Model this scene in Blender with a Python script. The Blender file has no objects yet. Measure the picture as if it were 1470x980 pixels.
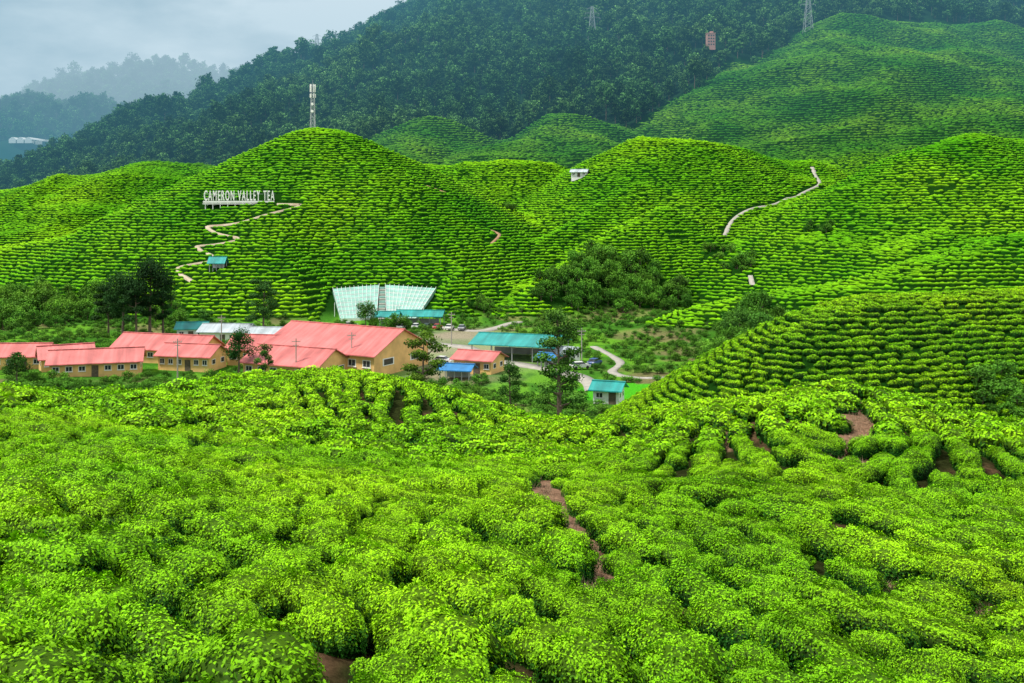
import bpy, math, random
import numpy as np
from mathutils import Vector, kdtree
rng=np.random.default_rng(7); random.seed(7)
scene=bpy.context.scene
F=1429.0
# placement helper: frame pixel column and row plus an assumed depth -> world metres
def site(px,py,d): return ((px-735)/F*d, float(d), (300-py)/F*d)

# ------------------------------------------------------------------ noise
def vnoise(x,y,scale,seed=0):
    x=x/scale; y=y/scale
    xi=np.floor(x).astype(np.int64); yi=np.floor(y).astype(np.int64)
    xf=x-xi; yf=y-yi
    u=xf*xf*(3-2*xf); v=yf*yf*(3-2*yf)
    def h(a,b):
        n=(a*374761393+b*668265263+seed*974634777)&0x7fffffff
        n=((n^(n>>13))*1274126177)&0x7fffffff
        n=(n^(n>>16))&0xffff
        return n/32767.5-1.0
    return (h(xi,yi)*(1-u)+h(xi+1,yi)*u)*(1-v)+(h(xi,yi+1)*(1-u)+h(xi+1,yi+1)*u)*v
def fbm(x,y,scale,seed=0,o=3):
    s=0;a=1.0
    for i in range(o):
        s=s+a*vnoise(x,y,scale/2**i,seed+i*17); a*=.5
    return s
def sstep(a,b,x):
    t=np.clip((x-a)/(b-a),0,1); return t*t*(3-2*t)

# ------------------------------------------------------------------ terrain definition
fgc=[(-500,980,6),(0,980,7.5),(367,980,10),(735,980,14),(1100,980,16),(1470,980,17),(1970,980,18),
(-400,800,12),(0,800,14),(367,800,17.5),(600,800,20),(735,800,22),(850,800,23.5),(1100,800,25),(1470,800,26),(1900,800,27),
(-400,680,22),(0,680,23),(367,680,29),(735,680,36),(900,680,38),(1100,680,35),(1470,680,38),(1900,670,40),
(-400,600,34),(0,600,35),(180,605,42),(367,605,52),(735,612,62),(900,624,52),(1000,602,48),(1200,587,45),(1330,602,46),(1470,622,50),(1900,610,50),
(-400,552,50),(0,556,50),(130,568,66),(250,562,82),(500,558,92),(700,577,84),(800,602,74),(950,580,60),(1100,562,54),(1250,558,52),(1400,594,58),(1470,607,60),(1900,612,62)]
fg=[site(*p) for p in fgc]
fg+=[(0,0,-2.5),(-8,0,-1.9),(8,0,-3.4),(0,-15,-1),(-25,-10,0),(25,-10,-4),(-40,0,-1),(40,0,-6)]
for px,d,z in ((-400,68,-14),(0,68,-14),(130,84,-19),(250,102,-23),(500,110,-25),(700,100,-23),(800,88,-21.5),(950,75,-19),(1100,68,-16),(1250,67,-16),(1400,73,-18.5),(1900,78,-19),
               (950,95,-26),(1100,86,-23),(1250,84,-22),(1400,88,-23),(1900,92,-23)):
    fg.append(((px-735)/F*d,d,z))
for px in (-400,0,367,735,1100,1470,1900):
    fg.append(((px-735)/F*125,125,-33)); fg.append(((px-735)/F*155,155,-44)); fg.append(((px-735)/F*210,210,-60))
fg=np.array(fg); fg[:,2]-=.74
def tps(r): return np.where(r>1e-9, r*r*np.log(np.maximum(r,1e-9)),0)
n=len(fg); K=tps(np.hypot(fg[:,None,0]-fg[None,:,0],fg[:,None,1]-fg[None,:,1]))+np.eye(n)*3.0*np.where(np.hypot(fg[:,0],fg[:,1])<45,4,1)
Pm=np.c_[np.ones(n),fg[:,:2]]
A=np.block([[K,Pm],[Pm.T,np.zeros((3,3))]])
sol=np.linalg.solve(A,np.r_[fg[:,2],0,0,0])
NF=n
def Hfs(xx,yy):
    o=sol[NF]+sol[NF+1]*xx+sol[NF+2]*yy
    for i in range(NF): o=o+sol[i]*tps(np.hypot(xx-fg[i,0],yy-fg[i,1]))
    return o-np.clip(yy-115,0,None)*.3
def Hfg(x,y):
    out=np.full(x.shape,-200.0); m=y<190
    xx=x[m];yy=y[m]; o=Hfs(xx,yy)
    out[m]=o+.22*vnoise(xx,yy,6.0,3)+.06*vnoise(xx,yy,2.4,5); return out
RID=[]
def ridge(pts,slope,grp,r=5): RID.append((np.array([site(*p) for p in pts]),slope,grp,r))
# sign hill
ridge([(470,194,430),(445,194,430),(422,206,428),(398,228,424),(370,262,415),(340,290,405),(260,303,400),(130,326,392),(0,350,385),(-250,372,380)],.53,'t',14)
ridge([(450,194,430),(500,203,425),(550,236,420),(620,286,408),(690,340,400),(720,378,392)],.54,'t',9)
ridge([(450,200,426),(425,268,398),(445,334,368),(475,400,338)],.55,'t',4)
ridge([(540,229,420),(560,292,392),(600,352,360),(625,402,335)],.6,'t',3)
ridge([(330,300,402),(250,354,372),(180,404,350)],.55,'t',4)
ridge([(130,326,392),(90,380,350)],.5,'t',4)
# knoll behind
ridge([(560,238,570),(640,242,545),(740,224,520),(790,238,530),(830,267,540)],.52,'t',10)
ridge([(740,226,518),(715,292,470),(700,332,440)],.55,'t',4)
ridge([(650,243,545),(625,275,500)],.55,'t',4)
# central hill
ridge([(825,264,545),(880,229,505),(935,203,484),(980,202,482),(1050,210,490),(1150,235,512),(1180,264,520)],.54,'t',16)
ridge([(950,206,480),(870,250,452),(800,297,432),(735,342,405),(680,399,362),(640,447,325)],.60,'t',4)
ridge([(1150,235,512),(1160,292,470),(1150,342,440)],.55,'t')
ridge([(1060,324,430),(990,292,430),(905,269,425),(840,312,402),(765,354,376)],.60,'t',3)
ridge([(960,304,388),(900,327,372),(830,368,350),(740,417,325),(690,453,310)],.60,'t',3)
ridge([(960,304,388),(1030,347,372),(1070,397,350),(1085,432,330)],.60,'t',3)
# right hills
ridge([(1800,185,430),(1470,207,412),(1400,199,402),(1330,220,396),(1250,264,386),(1180,314,375),(1130,354,362)],.54,'t',14)
ridge([(1400,201,402),(1390,272,365),(1330,332,330)],.48,'t',6)
ridge([(1250,264,386),(1230,330,350)],.52,'t',4)
ridge([(1800,300,330),(1470,342,305),(1300,378,292),(1150,414,286),(1000,443,288),(920,466,280)],.42,'t',6)
ridge([(1950,402,124),(1470,420,116),(1330,426,114),(1240,431,111),(1180,450,108),(1150,474,105)],.66,'t',5)
# behind the sign hill, left
ridge([(330,238,650),(200,238,640),(100,254,625),(0,272,620),(-300,264,640)],.36,'t',12)
# tea spurs on the lower mountain
ridge([(800,160,790),(740,198,735),(665,236,680)],.45,'t',20)
ridge([(612,168,790),(560,209,730),(530,239,690)],.45,'t',20)
ridge([(800,160,790),(850,204,720),(880,239,660)],.5,'t',14)
# right tea mountain
ridge([(2000,30,1080),(1470,34,1020),(1350,40,980),(1210,29,950),(1120,102,900),(1040,152,860),(960,192,800),(860,240,740)],.46,'t',10)
ridge([(1210,29,950),(1300,142,780),(1330,202,680)],.5,'t',8)
ridge([(1120,102,900),(1080,192,760)],.52,'t',8)
# forest mountain
ridge([(-400,275,980),(0,250,1000),(150,213,1050),(250,170,1100),(370,116,1150),(440,87,1200),(560,43,1250),(650,13,1300),(800,-60,1400),(1100,-90,1400),(1500,-70,1400),(2100,-50,1400)],.5,'f',20)
ridge([(650,13,1300),(600,80,1080),(570,140,900)],.52,'f',10)
ridge([(840,-20,1300),(800,70,1060),(780,130,880)],.52,'f',10)
ridge([(370,116,1150),(400,190,920)],.5,'f',10)
ridge([(1000,-60,1350),(960,90,1040),(900,170,860)],.52,'f',10)
ridge([(1250,-40,1300),(1200,-5,1180)],.5,'f',12)
ridge([(-500,180,1900),(0,162,1900),(50,144,1900),(110,156,1900),(190,172,1880),(270,210,1850)],.4,'f',30)
ridge([(-100,170,3000),(120,150,3000),(170,112,3000),(230,98,3000),(300,108,3000),(360,112,3000),(480,140,3000)],.4,'f',40)
def Hall(x,y):
    x=np.asarray(x,float).ravel(); y=np.asarray(y,float).ravel(); w=1.0
    floor=-34+np.clip(y-330,0,900)*.05
    hg=Hfg(x,y)
    acc=np.logaddexp(floor/w,hg/w); ht=np.full(x.shape,-500.); hf=ht.copy()
    wa=sstep(190,300,y)*4.5+sstep(600,900,y)*9
    wx=x+wa*vnoise(x,y,48,71)+wa*.4*vnoise(x,y,20,73); wy=y+wa*vnoise(x,y,52,72)
    for P,s,g,r in RID:
        h=np.full(x.shape,-500.)
        for i in range(len(P)-1):
            a=P[i];b=P[i+1];dx=b[0]-a[0];dy=b[1]-a[1]
            t=np.clip(((wx-a[0])*dx+(wy-a[1])*dy)/(dx*dx+dy*dy),0,1)
            d=np.hypot(wx-a[0]-t*dx,wy-a[1]-t*dy)
            h=np.maximum(h,a[2]+t*(b[2]-a[2])-s*(np.sqrt(d*d+r*r)-r))
        acc=np.logaddexp(acc,h/w)
        if g=='t': ht=np.maximum(ht,h)
        else: hf=np.maximum(hf,h)
    z=acc*w
    up=np.clip((z-floor)/10,0,1)
    rg=.33-np.abs(vnoise(x,y,44,81))
    z=z+sstep(200,320,y)*up*(1.7*vnoise(x,y,33,1)+.8*vnoise(x,y,15,2)+4.2*rg)
    z=z+sstep(600,900,y)*up*((11*vnoise(x,y,130,4)+5*vnoise(x,y,60,6))*np.where(hf>ht,1,.4)+10*(.33-np.abs(vnoise(x,y,110,83))))
    z=z+sstep(130,200,y)*(1-up)*.5*vnoise(x,y,18,9)
    # terraced nursery sits in a hollow at the foot of the hill
    dx=np.clip(np.abs(x+41)-17,0,None); dyb=np.clip(y-325,0,None)
    cut=-34.2+.30*np.clip(y-298,0,27)+.66*np.hypot(dx,dyb)
    z=np.where((np.abs(x+41)<100)&(y>290)&(y<400),np.minimum(z,cut),z)
    return z,hg,ht,hf,floor
def H(x,y):
    x=np.asarray(x,float); sh=x.shape
    return Hall(x,np.broadcast_to(np.asarray(y,float),sh))[0].reshape(sh)
def H1(x,y): return float(H(np.array([x]),np.array([y]))[0])
def hit(px,py,d0=5,d1=1700):
    D=np.geomspace(d0,d1,3000); z=(300-py)/F*D; h=H((px-735)/F*D,D)
    k=np.argmax(h>=z)
    if not (h>=z).any(): k=len(D)-1
    return ((px-735)/F*D[k],D[k],h[k])

# ------------------------------------------------------------------ mesh tools
def npmesh(name,v,f,col=None,mats=(),smooth=False):
    v=np.asarray(v,np.float32); f=np.asarray(f,np.int32)
    me=bpy.data.meshes.new(name); me.vertices.add(len(v)); me.vertices.foreach_set('co',v.ravel())
    k=f.shape[1]; me.loops.add(f.size); me.loops.foreach_set('vertex_index',f.ravel())
    me.polygons.add(len(f)); me.polygons.foreach_set('loop_start',np.arange(0,f.size,k,dtype=np.int32))
    me.polygons.foreach_set('loop_total',np.full(len(f),k,np.int32))
    me.update(calc_edges=True)
    if col is not None:
        a=me.color_attributes.new('Col','FLOAT_COLOR','POINT'); c=np.ones((len(v),4),np.float32); c[:,:3]=col
        a.data.foreach_set('color',c.ravel())
    for m in mats: me.materials.append(m)
    if smooth: me.polygons.foreach_set('use_smooth',np.ones(len(f),bool))
    return me
class M:
    def __init__(s): s.v=[];s.f=[];s.c=[];s.m=[]
    def add(s,verts,faces,col=(1,1,1),mat=0):
        o=len(s.v); s.v+=[tuple(p) for p in verts]
        s.f+=[tuple(int(i)+o for i in f) for f in faces]
        if hasattr(col,'shape') and col.ndim==2: s.c+=[tuple(c) for c in col]
        else: s.c+=[tuple(col)]*len(verts)
        s.m+=[mat]*len(faces)
    def box(s,c,d,mat=0,rz=0,col=(1,1,1),taper=1):
        x,y,z=d[0]/2,d[1]/2,d[2]/2; cs,sn=math.cos(rz),math.sin(rz); vs=[]
        for k,t in ((-z,1),(z,taper)):
            for a,b in ((-x,-y),(x,-y),(x,y),(-x,y)):
                a*=t;b*=t; vs.append((c[0]+a*cs-b*sn,c[1]+a*sn+b*cs,c[2]+k))
        s.add(vs,[(3,2,1,0),(4,5,6,7),(0,1,5,4),(1,2,6,5),(2,3,7,6),(3,0,4,7)],col,mat)
    def tube(s,pts,rad,n=6,col=(1,1,1),mat=0):
        pts=[Vector(p) for p in pts]; vs=[]
        for i,p in enumerate(pts):
            d=(pts[min(i+1,len(pts)-1)]-pts[max(i-1,0)]).normalized()
            a=d.orthogonal().normalized() if abs(d.z)<.9 else Vector((1,0,0)); a=(a-d*a.dot(d)).normalized(); b=d.cross(a)
            for k in range(n):
                t=2*math.pi*k/n; vs.append(p+(a*math.cos(t)+b*math.sin(t))*rad[i])
        fs=[]
        for i in range(len(pts)-1):
            for k in range(n):
                fs.append((i*n+k,i*n+(k+1)%n,(i+1)*n+(k+1)%n,(i+1)*n+k))
        fs.append(tuple(range(n))[::-1]); fs.append(tuple((len(pts)-1)*n+k for k in range(n)))
        s.add(vs,fs,col,mat)
    def mesh(s,name,mats,smooth=False):
        me=bpy.data.meshes.new(name); me.from_pydata(s.v,[],s.f)
        a=me.color_attributes.new('Col','FLOAT_COLOR','POINT'); c=np.ones((len(s.v),4),np.float32); c[:,:3]=np.array(s.c)
        a.data.foreach_set('color',c.ravel())
        for m in mats: me.materials.append(m)
        me.polygons.foreach_set('material_index',np.array(s.m,np.int32))
        if smooth: me.polygons.foreach_set('use_smooth',np.ones(len(s.f),bool))
        me.update(); return me
def obj(name,me,parent=None,loc=(0,0,0),rz=0,coll=None):
    o=bpy.data.objects.new(name,me); o.location=loc; o.rotation_euler=(0,0,rz)
    (coll or scene.collection).objects.link(o)
    if parent: o.parent=parent
    return o

# ------------------------------------------------------------------ materials
def newmat(name):
    m=bpy.data.materials.new(name); m.use_nodes=True; nt=m.node_tree
    for x in list(nt.nodes): nt.nodes.remove(x)
    return m,nt,nt.nodes,nt.links
def foliage(name,trans=.3,var=.3,patch=30.,rough=.55,spec=.25,gain=1.0,pv=.25,ph=.015):
    m,nt,N,L=newmat(name)
    out=N.new('ShaderNodeOutputMaterial'); at=N.new('ShaderNodeAttribute'); at.attribute_name='Col'
    oi=N.new('ShaderNodeObjectInfo'); geo=N.new('ShaderNodeNewGeometry')
    no=N.new('ShaderNodeTexNoise'); no.inputs['Scale'].default_value=1/patch; no.inputs['Detail'].default_value=3
    L.new(geo.outputs['Position'],no.inputs['Vector'])
    v1=N.new('ShaderNodeMapRange'); v1.inputs[3].default_value=(1-var)*gain; v1.inputs[4].default_value=(1+var)*gain
    L.new(oi.outputs['Random'],v1.inputs[0])
    v2=N.new('ShaderNodeMapRange'); v2.inputs[1].default_value=.3; v2.inputs[2].default_value=.7; v2.inputs[3].default_value=1-pv; v2.inputs[4].default_value=1+pv
    L.new(no.outputs['Fac'],v2.inputs[0])
    mu=N.new('ShaderNodeMath'); mu.operation='MULTIPLY'; L.new(v1.outputs[0],mu.inputs[0]); L.new(v2.outputs[0],mu.inputs[1])
    hs=N.new('ShaderNodeHueSaturation'); L.new(at.outputs['Color'],hs.inputs['Color']); L.new(mu.outputs[0],hs.inputs['Value'])
    hu=N.new('ShaderNodeMapRange'); hu.inputs[3].default_value=.5+ph; hu.inputs[4].default_value=.5-ph
    hu.inputs[1].default_value=.3; hu.inputs[2].default_value=.7
    L.new(no.outputs['Fac'],hu.inputs[0]); L.new(hu.outputs[0],hs.inputs['Hue'])
    p=N.new('ShaderNodeBsdfPrincipled'); p.inputs['Roughness'].default_value=rough; p.inputs['Specular IOR Level'].default_value=spec
    L.new(hs.outputs[0],p.inputs['Base Color'])
    if trans>0:
        t=N.new('ShaderNodeBsdfTranslucent'); L.new(hs.outputs[0],t.inputs['Color'])
        mx=N.new('ShaderNodeMixShader'); mx.inputs[0].default_value=trans
        L.new(p.outputs[0],mx.inputs[1]); L.new(t.outputs[0],mx.inputs[2]); L.new(mx.outputs[0],out.inputs[0])
    else: L.new(p.outputs[0],out.inputs[0])
    return m
def simple(name,col,rough=.7,noise=.2,nscale=1.5,metal=0,bump=0,wave=0,dirt=None,wdir='X'):
    m,nt,N,L=newmat(name)
    out=N.new('ShaderNodeOutputMaterial'); p=N.new('ShaderNodeBsdfPrincipled'); L.new(p.outputs[0],out.inputs[0])
    tc=N.new('ShaderNodeTexCoord'); no=N.new('ShaderNodeTexNoise'); no.inputs['Scale'].default_value=nscale; no.inputs['Detail'].default_value=6
    L.new(tc.outputs['Object'],no.inputs['Vector'])
    cr=N.new('ShaderNodeValToRGB'); L.new(no.outputs['Fac'],cr.inputs[0])
    cr.color_ramp.elements[0].position=.3; cr.color_ramp.elements[1].position=.7
    d=dirt or tuple(c*(1-noise) for c in col)
    cr.color_ramp.elements[0].color=(*d,1); cr.color_ramp.elements[1].color=(*[min(1,c*(1+noise*.5)) for c in col],1)
    L.new(cr.outputs[0],p.inputs['Base Color']); p.inputs['Roughness'].default_value=rough; p.inputs['Metallic'].default_value=metal
    if wave:
        w=N.new('ShaderNodeTexWave'); w.bands_direction=wdir; w.inputs['Scale'].default_value=wave; L.new(tc.outputs['Object'],w.inputs['Vector'])
        b=N.new('ShaderNodeBump'); b.inputs['Distance'].default_value=.06; b.inputs['Strength'].default_value=.8; L.new(w.outputs['Fac'],b.inputs['Height']); L.new(b.outputs[0],p.inputs['Normal'])
        # weathered sheets: every few ribs a slightly different tone, rust streaks down the fall
        mp=N.new('ShaderNodeMapping'); mp.inputs['Scale'].default_value=(1.1,.10,.10); L.new(tc.outputs['Object'],mp.inputs[0])
        n2=N.new('ShaderNodeTexNoise'); n2.inputs['Scale'].default_value=1.0; n2.inputs['Detail'].default_value=5; L.new(mp.outputs[0],n2.inputs['Vector'])
        r2=N.new('ShaderNodeMapRange'); r2.inputs[1].default_value=.32; r2.inputs[2].default_value=.66; r2.inputs[3].default_value=.72; r2.inputs[4].default_value=1.12; L.new(n2.outputs['Fac'],r2.inputs[0])
        hv=N.new('ShaderNodeHueSaturation'); L.new(cr.outputs[0],hv.inputs['Color']); L.new(r2.outputs[0],hv.inputs['Value']); L.new(hv.outputs[0],p.inputs['Base Color'])
    elif bump:
        b=N.new('ShaderNodeBump'); b.inputs['Distance'].default_value=bump; L.new(no.outputs['Fac'],b.inputs['Height']); L.new(b.outputs[0],p.inputs['Normal'])
    return m
m_tea=foliage('tea_leaf',.12,.15,9.,.6,.10,pv=.18,ph=.014)
m_teafar=foliage('tea_hedge_leaf',0,.16,45.,.8,.05,pv=.26,ph=.02)
m_tree=foliage('tree_leaf',.15,.3,20.,.7,.12)
m_forest=foliage('forest_leaf',0,.62,120.,.8,.05,pv=.32)
m_bark=simple('bark',(.13,.10,.07),.9,.4,3,bump=.05)
m_pink=simple('pink_metal_roof',(.72,.20,.19),.5,.2,.25,wave=1.6,dirt=(.54,.15,.14))
m_teal=simple('teal_metal_roof',(.03,.34,.32),.45,.2,.3,wave=1.6)
m_blue=simple('blue_tarpaulin',(.03,.20,.46),.5,.3,.6,bump=.1)
m_grey=simple('light_metal_roof',(.50,.58,.62),.45,.2,.4,wave=1.6)
m_yel=simple('yellow_render',(.80,.50,.19),.85,.22,.5)
m_white=simple('white_paint',(.82,.82,.80),.6,.08,1)
m_conc=simple('concrete',(.36,.34,.30),.9,.25,.8)
m_glass=simple('window_glass',(.03,.04,.05),.15,.2,1)
m_steel=simple('galvanised_steel',(.42,.45,.47),.5,.15,1,metal=.4)
m_net=simple('greenhouse_film',(.26,.50,.43),.4,.3,.35)
m_path=simple('path_concrete',(.46,.40,.30),.95,.3,.3,dirt=(.33,.26,.17))
m_track=simple('dirt_track',(.36,.22,.13),.95,.3,.4,dirt=(.24,.13,.07))
m_rubber=simple('tyre',(.02,.02,.02),.8)
mt,nt,N,L=newmat('hill_ground')
out=N.new('ShaderNodeOutputMaterial'); p=N.new('ShaderNodeBsdfPrincipled'); L.new(p.outputs[0],out.inputs[0]); p.inputs['Roughness'].default_value=1; p.inputs['Specular IOR Level'].default_value=.0
at=N.new('ShaderNodeAttribute'); at.attribute_name='Col'; geo=N.new('ShaderNodeNewGeometry')
no=N.new('ShaderNodeTexNoise'); no.inputs['Scale'].default_value=3.0; no.inputs['Detail'].default_value=9; no.inputs['Roughness'].default_value=.75; L.new(geo.outputs['Position'],no.inputs['Vector'])
mr=N.new('ShaderNodeMapRange'); mr.inputs[1].default_value=.3; mr.inputs[2].default_value=.7; mr.inputs[3].default_value=.35; mr.inputs[4].default_value=1.7; L.new(no.outputs['Fac'],mr.inputs[0])
hs=N.new('ShaderNodeHueSaturation'); L.new(at.outputs['Color'],hs.inputs['Color']); L.new(mr.outputs[0],hs.inputs['Value']); L.new(hs.outputs[0],p.inputs['Base Color'])
b=N.new('ShaderNodeBump'); b.inputs['Distance'].default_value=.15; L.new(no.outputs['Fac'],b.inputs['Height']); L.new(b.outputs[0],p.inputs['Normal'])

# ------------------------------------------------------------------ paths (laid out first so hedges leave room)
PATHS=[]
def pathpts(pix,d0=120): 
    return [hit(a,b,d0)[:2] for a,b in pix]
zig=pathpts([(398,293),(432,294),(395,305),(350,318),(298,326),(342,343),(284,354),(308,372),(256,385),(276,404)],300)
road=pathpts([(1166,240),(1176,264),(1150,278),(1116,291),(1072,302),(1050,318),(1038,338)],300)
road2=pathpts([(1078,396),(1082,410)],250)
v1=pathpts([(620,468),(660,474),(700,474),(745,462)],200)
v2=[(20,245),(24,222),(21,208),(25,200),(34,198)]
v3=[(-30,262),(-12,246),(-6,226),(6,212),(14,200),(16,186)]
trk=pathpts([(700,328),(716,336),(704,350)],300)
trk2=pathpts([(612,266),(640,276)],300)
def smooth2(pts,step=1.0):
    P=np.array(pts,float); out=[]
    for i in range(len(P)-1):
        a=P[max(i-1,0)];b=P[i];c=P[i+1];d=P[min(i+2,len(P)-1)]
        k=max(2,int(np.hypot(*(c-b))/step))
        for t in np.linspace(0,1,k,endpoint=False):
            out.append(.5*((2*b)+(-a+c)*t+(2*a-5*b+4*c-d)*t*t+(-a+3*b-3*c+d)*t**3))
    out.append(P[-1]); return np.array(out)
def path(name,pts,w,mat,lift=.3):
    P=smooth2(pts); PATHS.append((P,w))
    T=np.gradient(P,axis=0); T/=np.linalg.norm(T,axis=1)[:,None]+1e-9; Nn=np.c_[-T[:,1],T[:,0]]
    wv=w/2*(1+.15*np.sin(np.arange(len(P))*.37))[:,None]
    z=H(P[:,0],P[:,1])+lift; A=P+Nn*wv; B=P-Nn*wv; n=len(P)
    v=np.concatenate([np.c_[A,z-1.6],np.c_[A,z],np.c_[P,z+.04],np.c_[B,z],np.c_[B,z-1.6]])
    f=[]
    for j in range(4):
        for i in range(n-1): f.append((j*n+i,j*n+i+1,(j+1)*n+i+1,(j+1)*n+i))
    return obj(name,npmesh(name,v,f,np.ones(3),[mat]))
path('footpath',zig,1.5,m_path); path('hill_road',road,2.0,m_conc,.2); path('hill_road',road2,2.0,m_conc,.2)
path('valley_road',v1,3.2,m_conc,.2); path('valley_road',v2,1.8,m_conc,.15); path('valley_road',v3,4.0,m_conc,.2)
path('dirt_track',trk,1.5,m_track,.1); path('dirt_track',trk2,1.4,m_track,.1)
def near_paths(x,y,ex=.7):
    bad=np.zeros(x.shape,bool)
    for P,w in PATHS:
        lo=P.min(0)-5;hi=P.max(0)+5
        m=(x>lo[0])&(x<hi[0])&(y>lo[1])&(y<hi[1]); idx=np.where(m)[0]
        if len(idx)==0: continue
        d=np.full(len(idx),1e9)
        for q in P: d=np.minimum(d,np.hypot(x[idx]-q[0],y[idx]-q[1]))
        bad[idx[d<w/2+ex]]=True
    return bad
# ------------------------------------------------------------------ soil gaps in the foreground
GAPS=[]
def gap(a,b,ra,rb): 
    A=hit(*a);B=hit(*b); GAPS.append((A[0],A[1],B[0],B[1],ra,rb))
gap((768,690),(800,750),.25,.35); gap((800,750),(850,820),.35,.4); gap((850,820),(880,868),.6,.5)
gap((1250,580),(1222,618),.25,.6); gap((1222,618),(1224,672),.5,.15)
gap((1030,620),(1045,640),.5,.4); gap((1105,600),(1130,610),.3,.3); gap((560,645),(620,650),.5,.5)
gap((430,690),(470,692),.5,.4); gap((285,580),(340,583),.7,.7); gap((540,800),(560,806),.3,.25); gap((60,752),(95,765),.25,.25)
gap((1270,850),(1300,862),.5,.4); gap((1385,885),(1415,892),.4,.3); gap((960,965),(1060,978),.3,.4); gap((1310,600),(1335,610),.4,.4)
gap((1440,850),(1470,860),.3,.3)
def in_gap(x,y,ex=0):
    bad=np.zeros(x.shape,bool)
    for ax,ay,bx,by,ra,rb in GAPS:
        dx=bx-ax;dy=by-ay; t=np.clip(((x-ax)*dx+(y-ay)*dy)/(dx*dx+dy*dy+1e-9),0,1)
        bad|=np.hypot(x-ax-t*dx,y-ay-t*dy)<ra+(rb-ra)*t+ex
    return bad
# ------------------------------------------------------------------ scrub areas
SCR=[]
for px,py,r,c,sz in [(800,425,9,14,3.2),(840,405,10,20,3.8),(880,395,11,24,4.2),(920,410,11,24,4.2),(955,425,9,16,3.4),(870,430,10,16,3.2),(790,400,5,6,3),
    (1060,500,6,12,3.4),(1045,515,5,10,3.),(1080,475,8,14,4),(1095,455,8,10,4),(1010,520,5,8,2.2),
    (20,445,12,24,4.6),(70,450,12,24,4.4),(120,447,10,18,4.),(150,458,9,12,3.4),(40,470,10,14,3.4),(240,455,8,8,3),(560,470,6,8,2.5),(1060,385,6,8,3),(1030,365,5,6,2.5),
    (1180,330,5,5,2.5),(690,445,5,6,2.5),(730,300,4,5,2.5)]:
    h=hit(px,py,190); SCR.append((h[0],h[1],r,c,sz))
FOOT=[]
def blocked(x,y,ex=0):
    bad=np.zeros(x.shape,bool)
    for a,b_,r in FOOT: bad|=np.hypot(x-a,y-b_)<r+ex
    return bad

# ------------------------------------------------------------------ buildings
def house(name,x,y,rz,Lx,Wy,hw,hr,roof,wall,over=.7,nwin=6,z=None,open_=False):
    rz=math.radians(rz); z=H1(x,y)+.1 if z is None else z
    e=obj(name,None,None,(x,y,z),rz)
    hx,hy=Lx/2,Wy/2
    if not open_:
        w=M(); w.add([(-hx,-hy,-2),(hx,-hy,-2),(hx,hy,-2),(-hx,hy,-2),(-hx,-hy,hw),(hx,-hy,hw),(hx,hy,hw),(-hx,hy,hw),(-hx,0,hw+hr-.05),(hx,0,hw+hr-.05)],
          [(0,1,5,4),(2,3,7,6),(1,2,6,9,5),(3,0,4,8,7)]); obj('walls',w.mesh('walls',[wall]),e)
        w=M()
        for sy in (-1,1):
            for i in range(nwin):
                cx=-hx+Lx*(i+.5)/nwin
                if sy==-1 and i==nwin//2:
                    w.box((cx,sy*(hy+.03),1.05),(1.3,.08,2.3),2); continue
                w.box((cx,sy*(hy+.02),hw*.55),(Lx/nwin*.55,.06,hw*.36),1); w.box((cx,sy*(hy+.05),hw*.55),(Lx/nwin*.45,.06,hw*.28),0)
                w.box((cx,sy*(hy+.09),hw*.55),(.07,.05,hw*.28),1); w.box((cx,sy*(hy+.08),hw*.35),(Lx/nwin*.62,.2,.08),1)
        for sx in (-1,1):
            for k in (-.25,.25):
                w.box((sx*(hx+.02),k*Wy,hw*.55),(.06,Wy*.2,hw*.36),1); w.box((sx*(hx+.05),k*Wy,hw*.55),(.06,Wy*.16,hw*.28),0)
        obj('windows',w.mesh('windows',[m_glass,m_white,m_bark]),e)
    else:
        w=M()
        for i in range(5):
            for sy in (-1,1): w.box((-hx+Lx*i/4,sy*hy,hw/2-.5),(.18,.18,hw+1))
        w.box((0,hy*.6,.9),(Lx*.8,.6,1.4)); obj('posts',w.mesh('posts',[m_steel]),e)
    r=M(); sl=hr/hy; ey=hy+over; ez=hw-over*sl; ex=hx+over; t=.14
    for sy in (-1,1):
        r.add([(-ex,0,hw+hr),(ex,0,hw+hr),(ex,sy*ey,ez),(-ex,sy*ey,ez),(-ex,0,hw+hr+t),(ex,0,hw+hr+t),(ex,sy*ey,ez+t),(-ex,sy*ey,ez+t)],
          [(0,1,2,3),(4,5,6,7),(2,3,7,6),(1,2,6,5),(3,0,4,7)])
    obj('roof',r.mesh('roof',[roof]),e)
    c=M(); c.box((0,0,hw+hr+t+.03),(2*ex+.1,.5,.12)); 
    for sy in (-1,1): c.box((0,sy*(ey+.07),ez+.02),(2*ex,.14,.16))
    obj('ridge_cap',c.mesh('ridge_cap',[roof]),e)
    FOOT.append((x,y,max(Lx,Wy)*.5+1.0))
    if Lx>Wy*1.3:
        for k in (-1,1): FOOT.append((x+k*math.cos(rz)*Lx*.3,y+k*math.sin(rz)*Lx*.3,Wy*.6+1))
    return e
house('factory_hall',-36,216,-30,30,19,4.2,4.2,m_pink,m_yel,nwin=8)
house('factory_annex',-44,203,-24,18,11,3.2,2.6,m_pink,m_yel,nwin=6)
house('factory_wing',-55,219,-10,12,9,3.6,2.4,m_pink,m_yel,nwin=4)
house('workers_house',-77,223,-16,22,9,3.2,2.5,m_pink,m_yel,nwin=8)
house('workers_house',-68,212,-14,12,7,3.2,1.8,m_pink,m_yel,nwin=6)
house('workers_house',-85,204,16,17,7,3.0,2.0,m_pink,m_yel,nwin=7)
house('workers_house',-95,212,30,10,6,3.0,2.0,m_pink,m_yel,nwin=4)
house('workers_house',-106,216,5,11,7,3.0,2.0,m_pink,m_yel,nwin=4)
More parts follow.
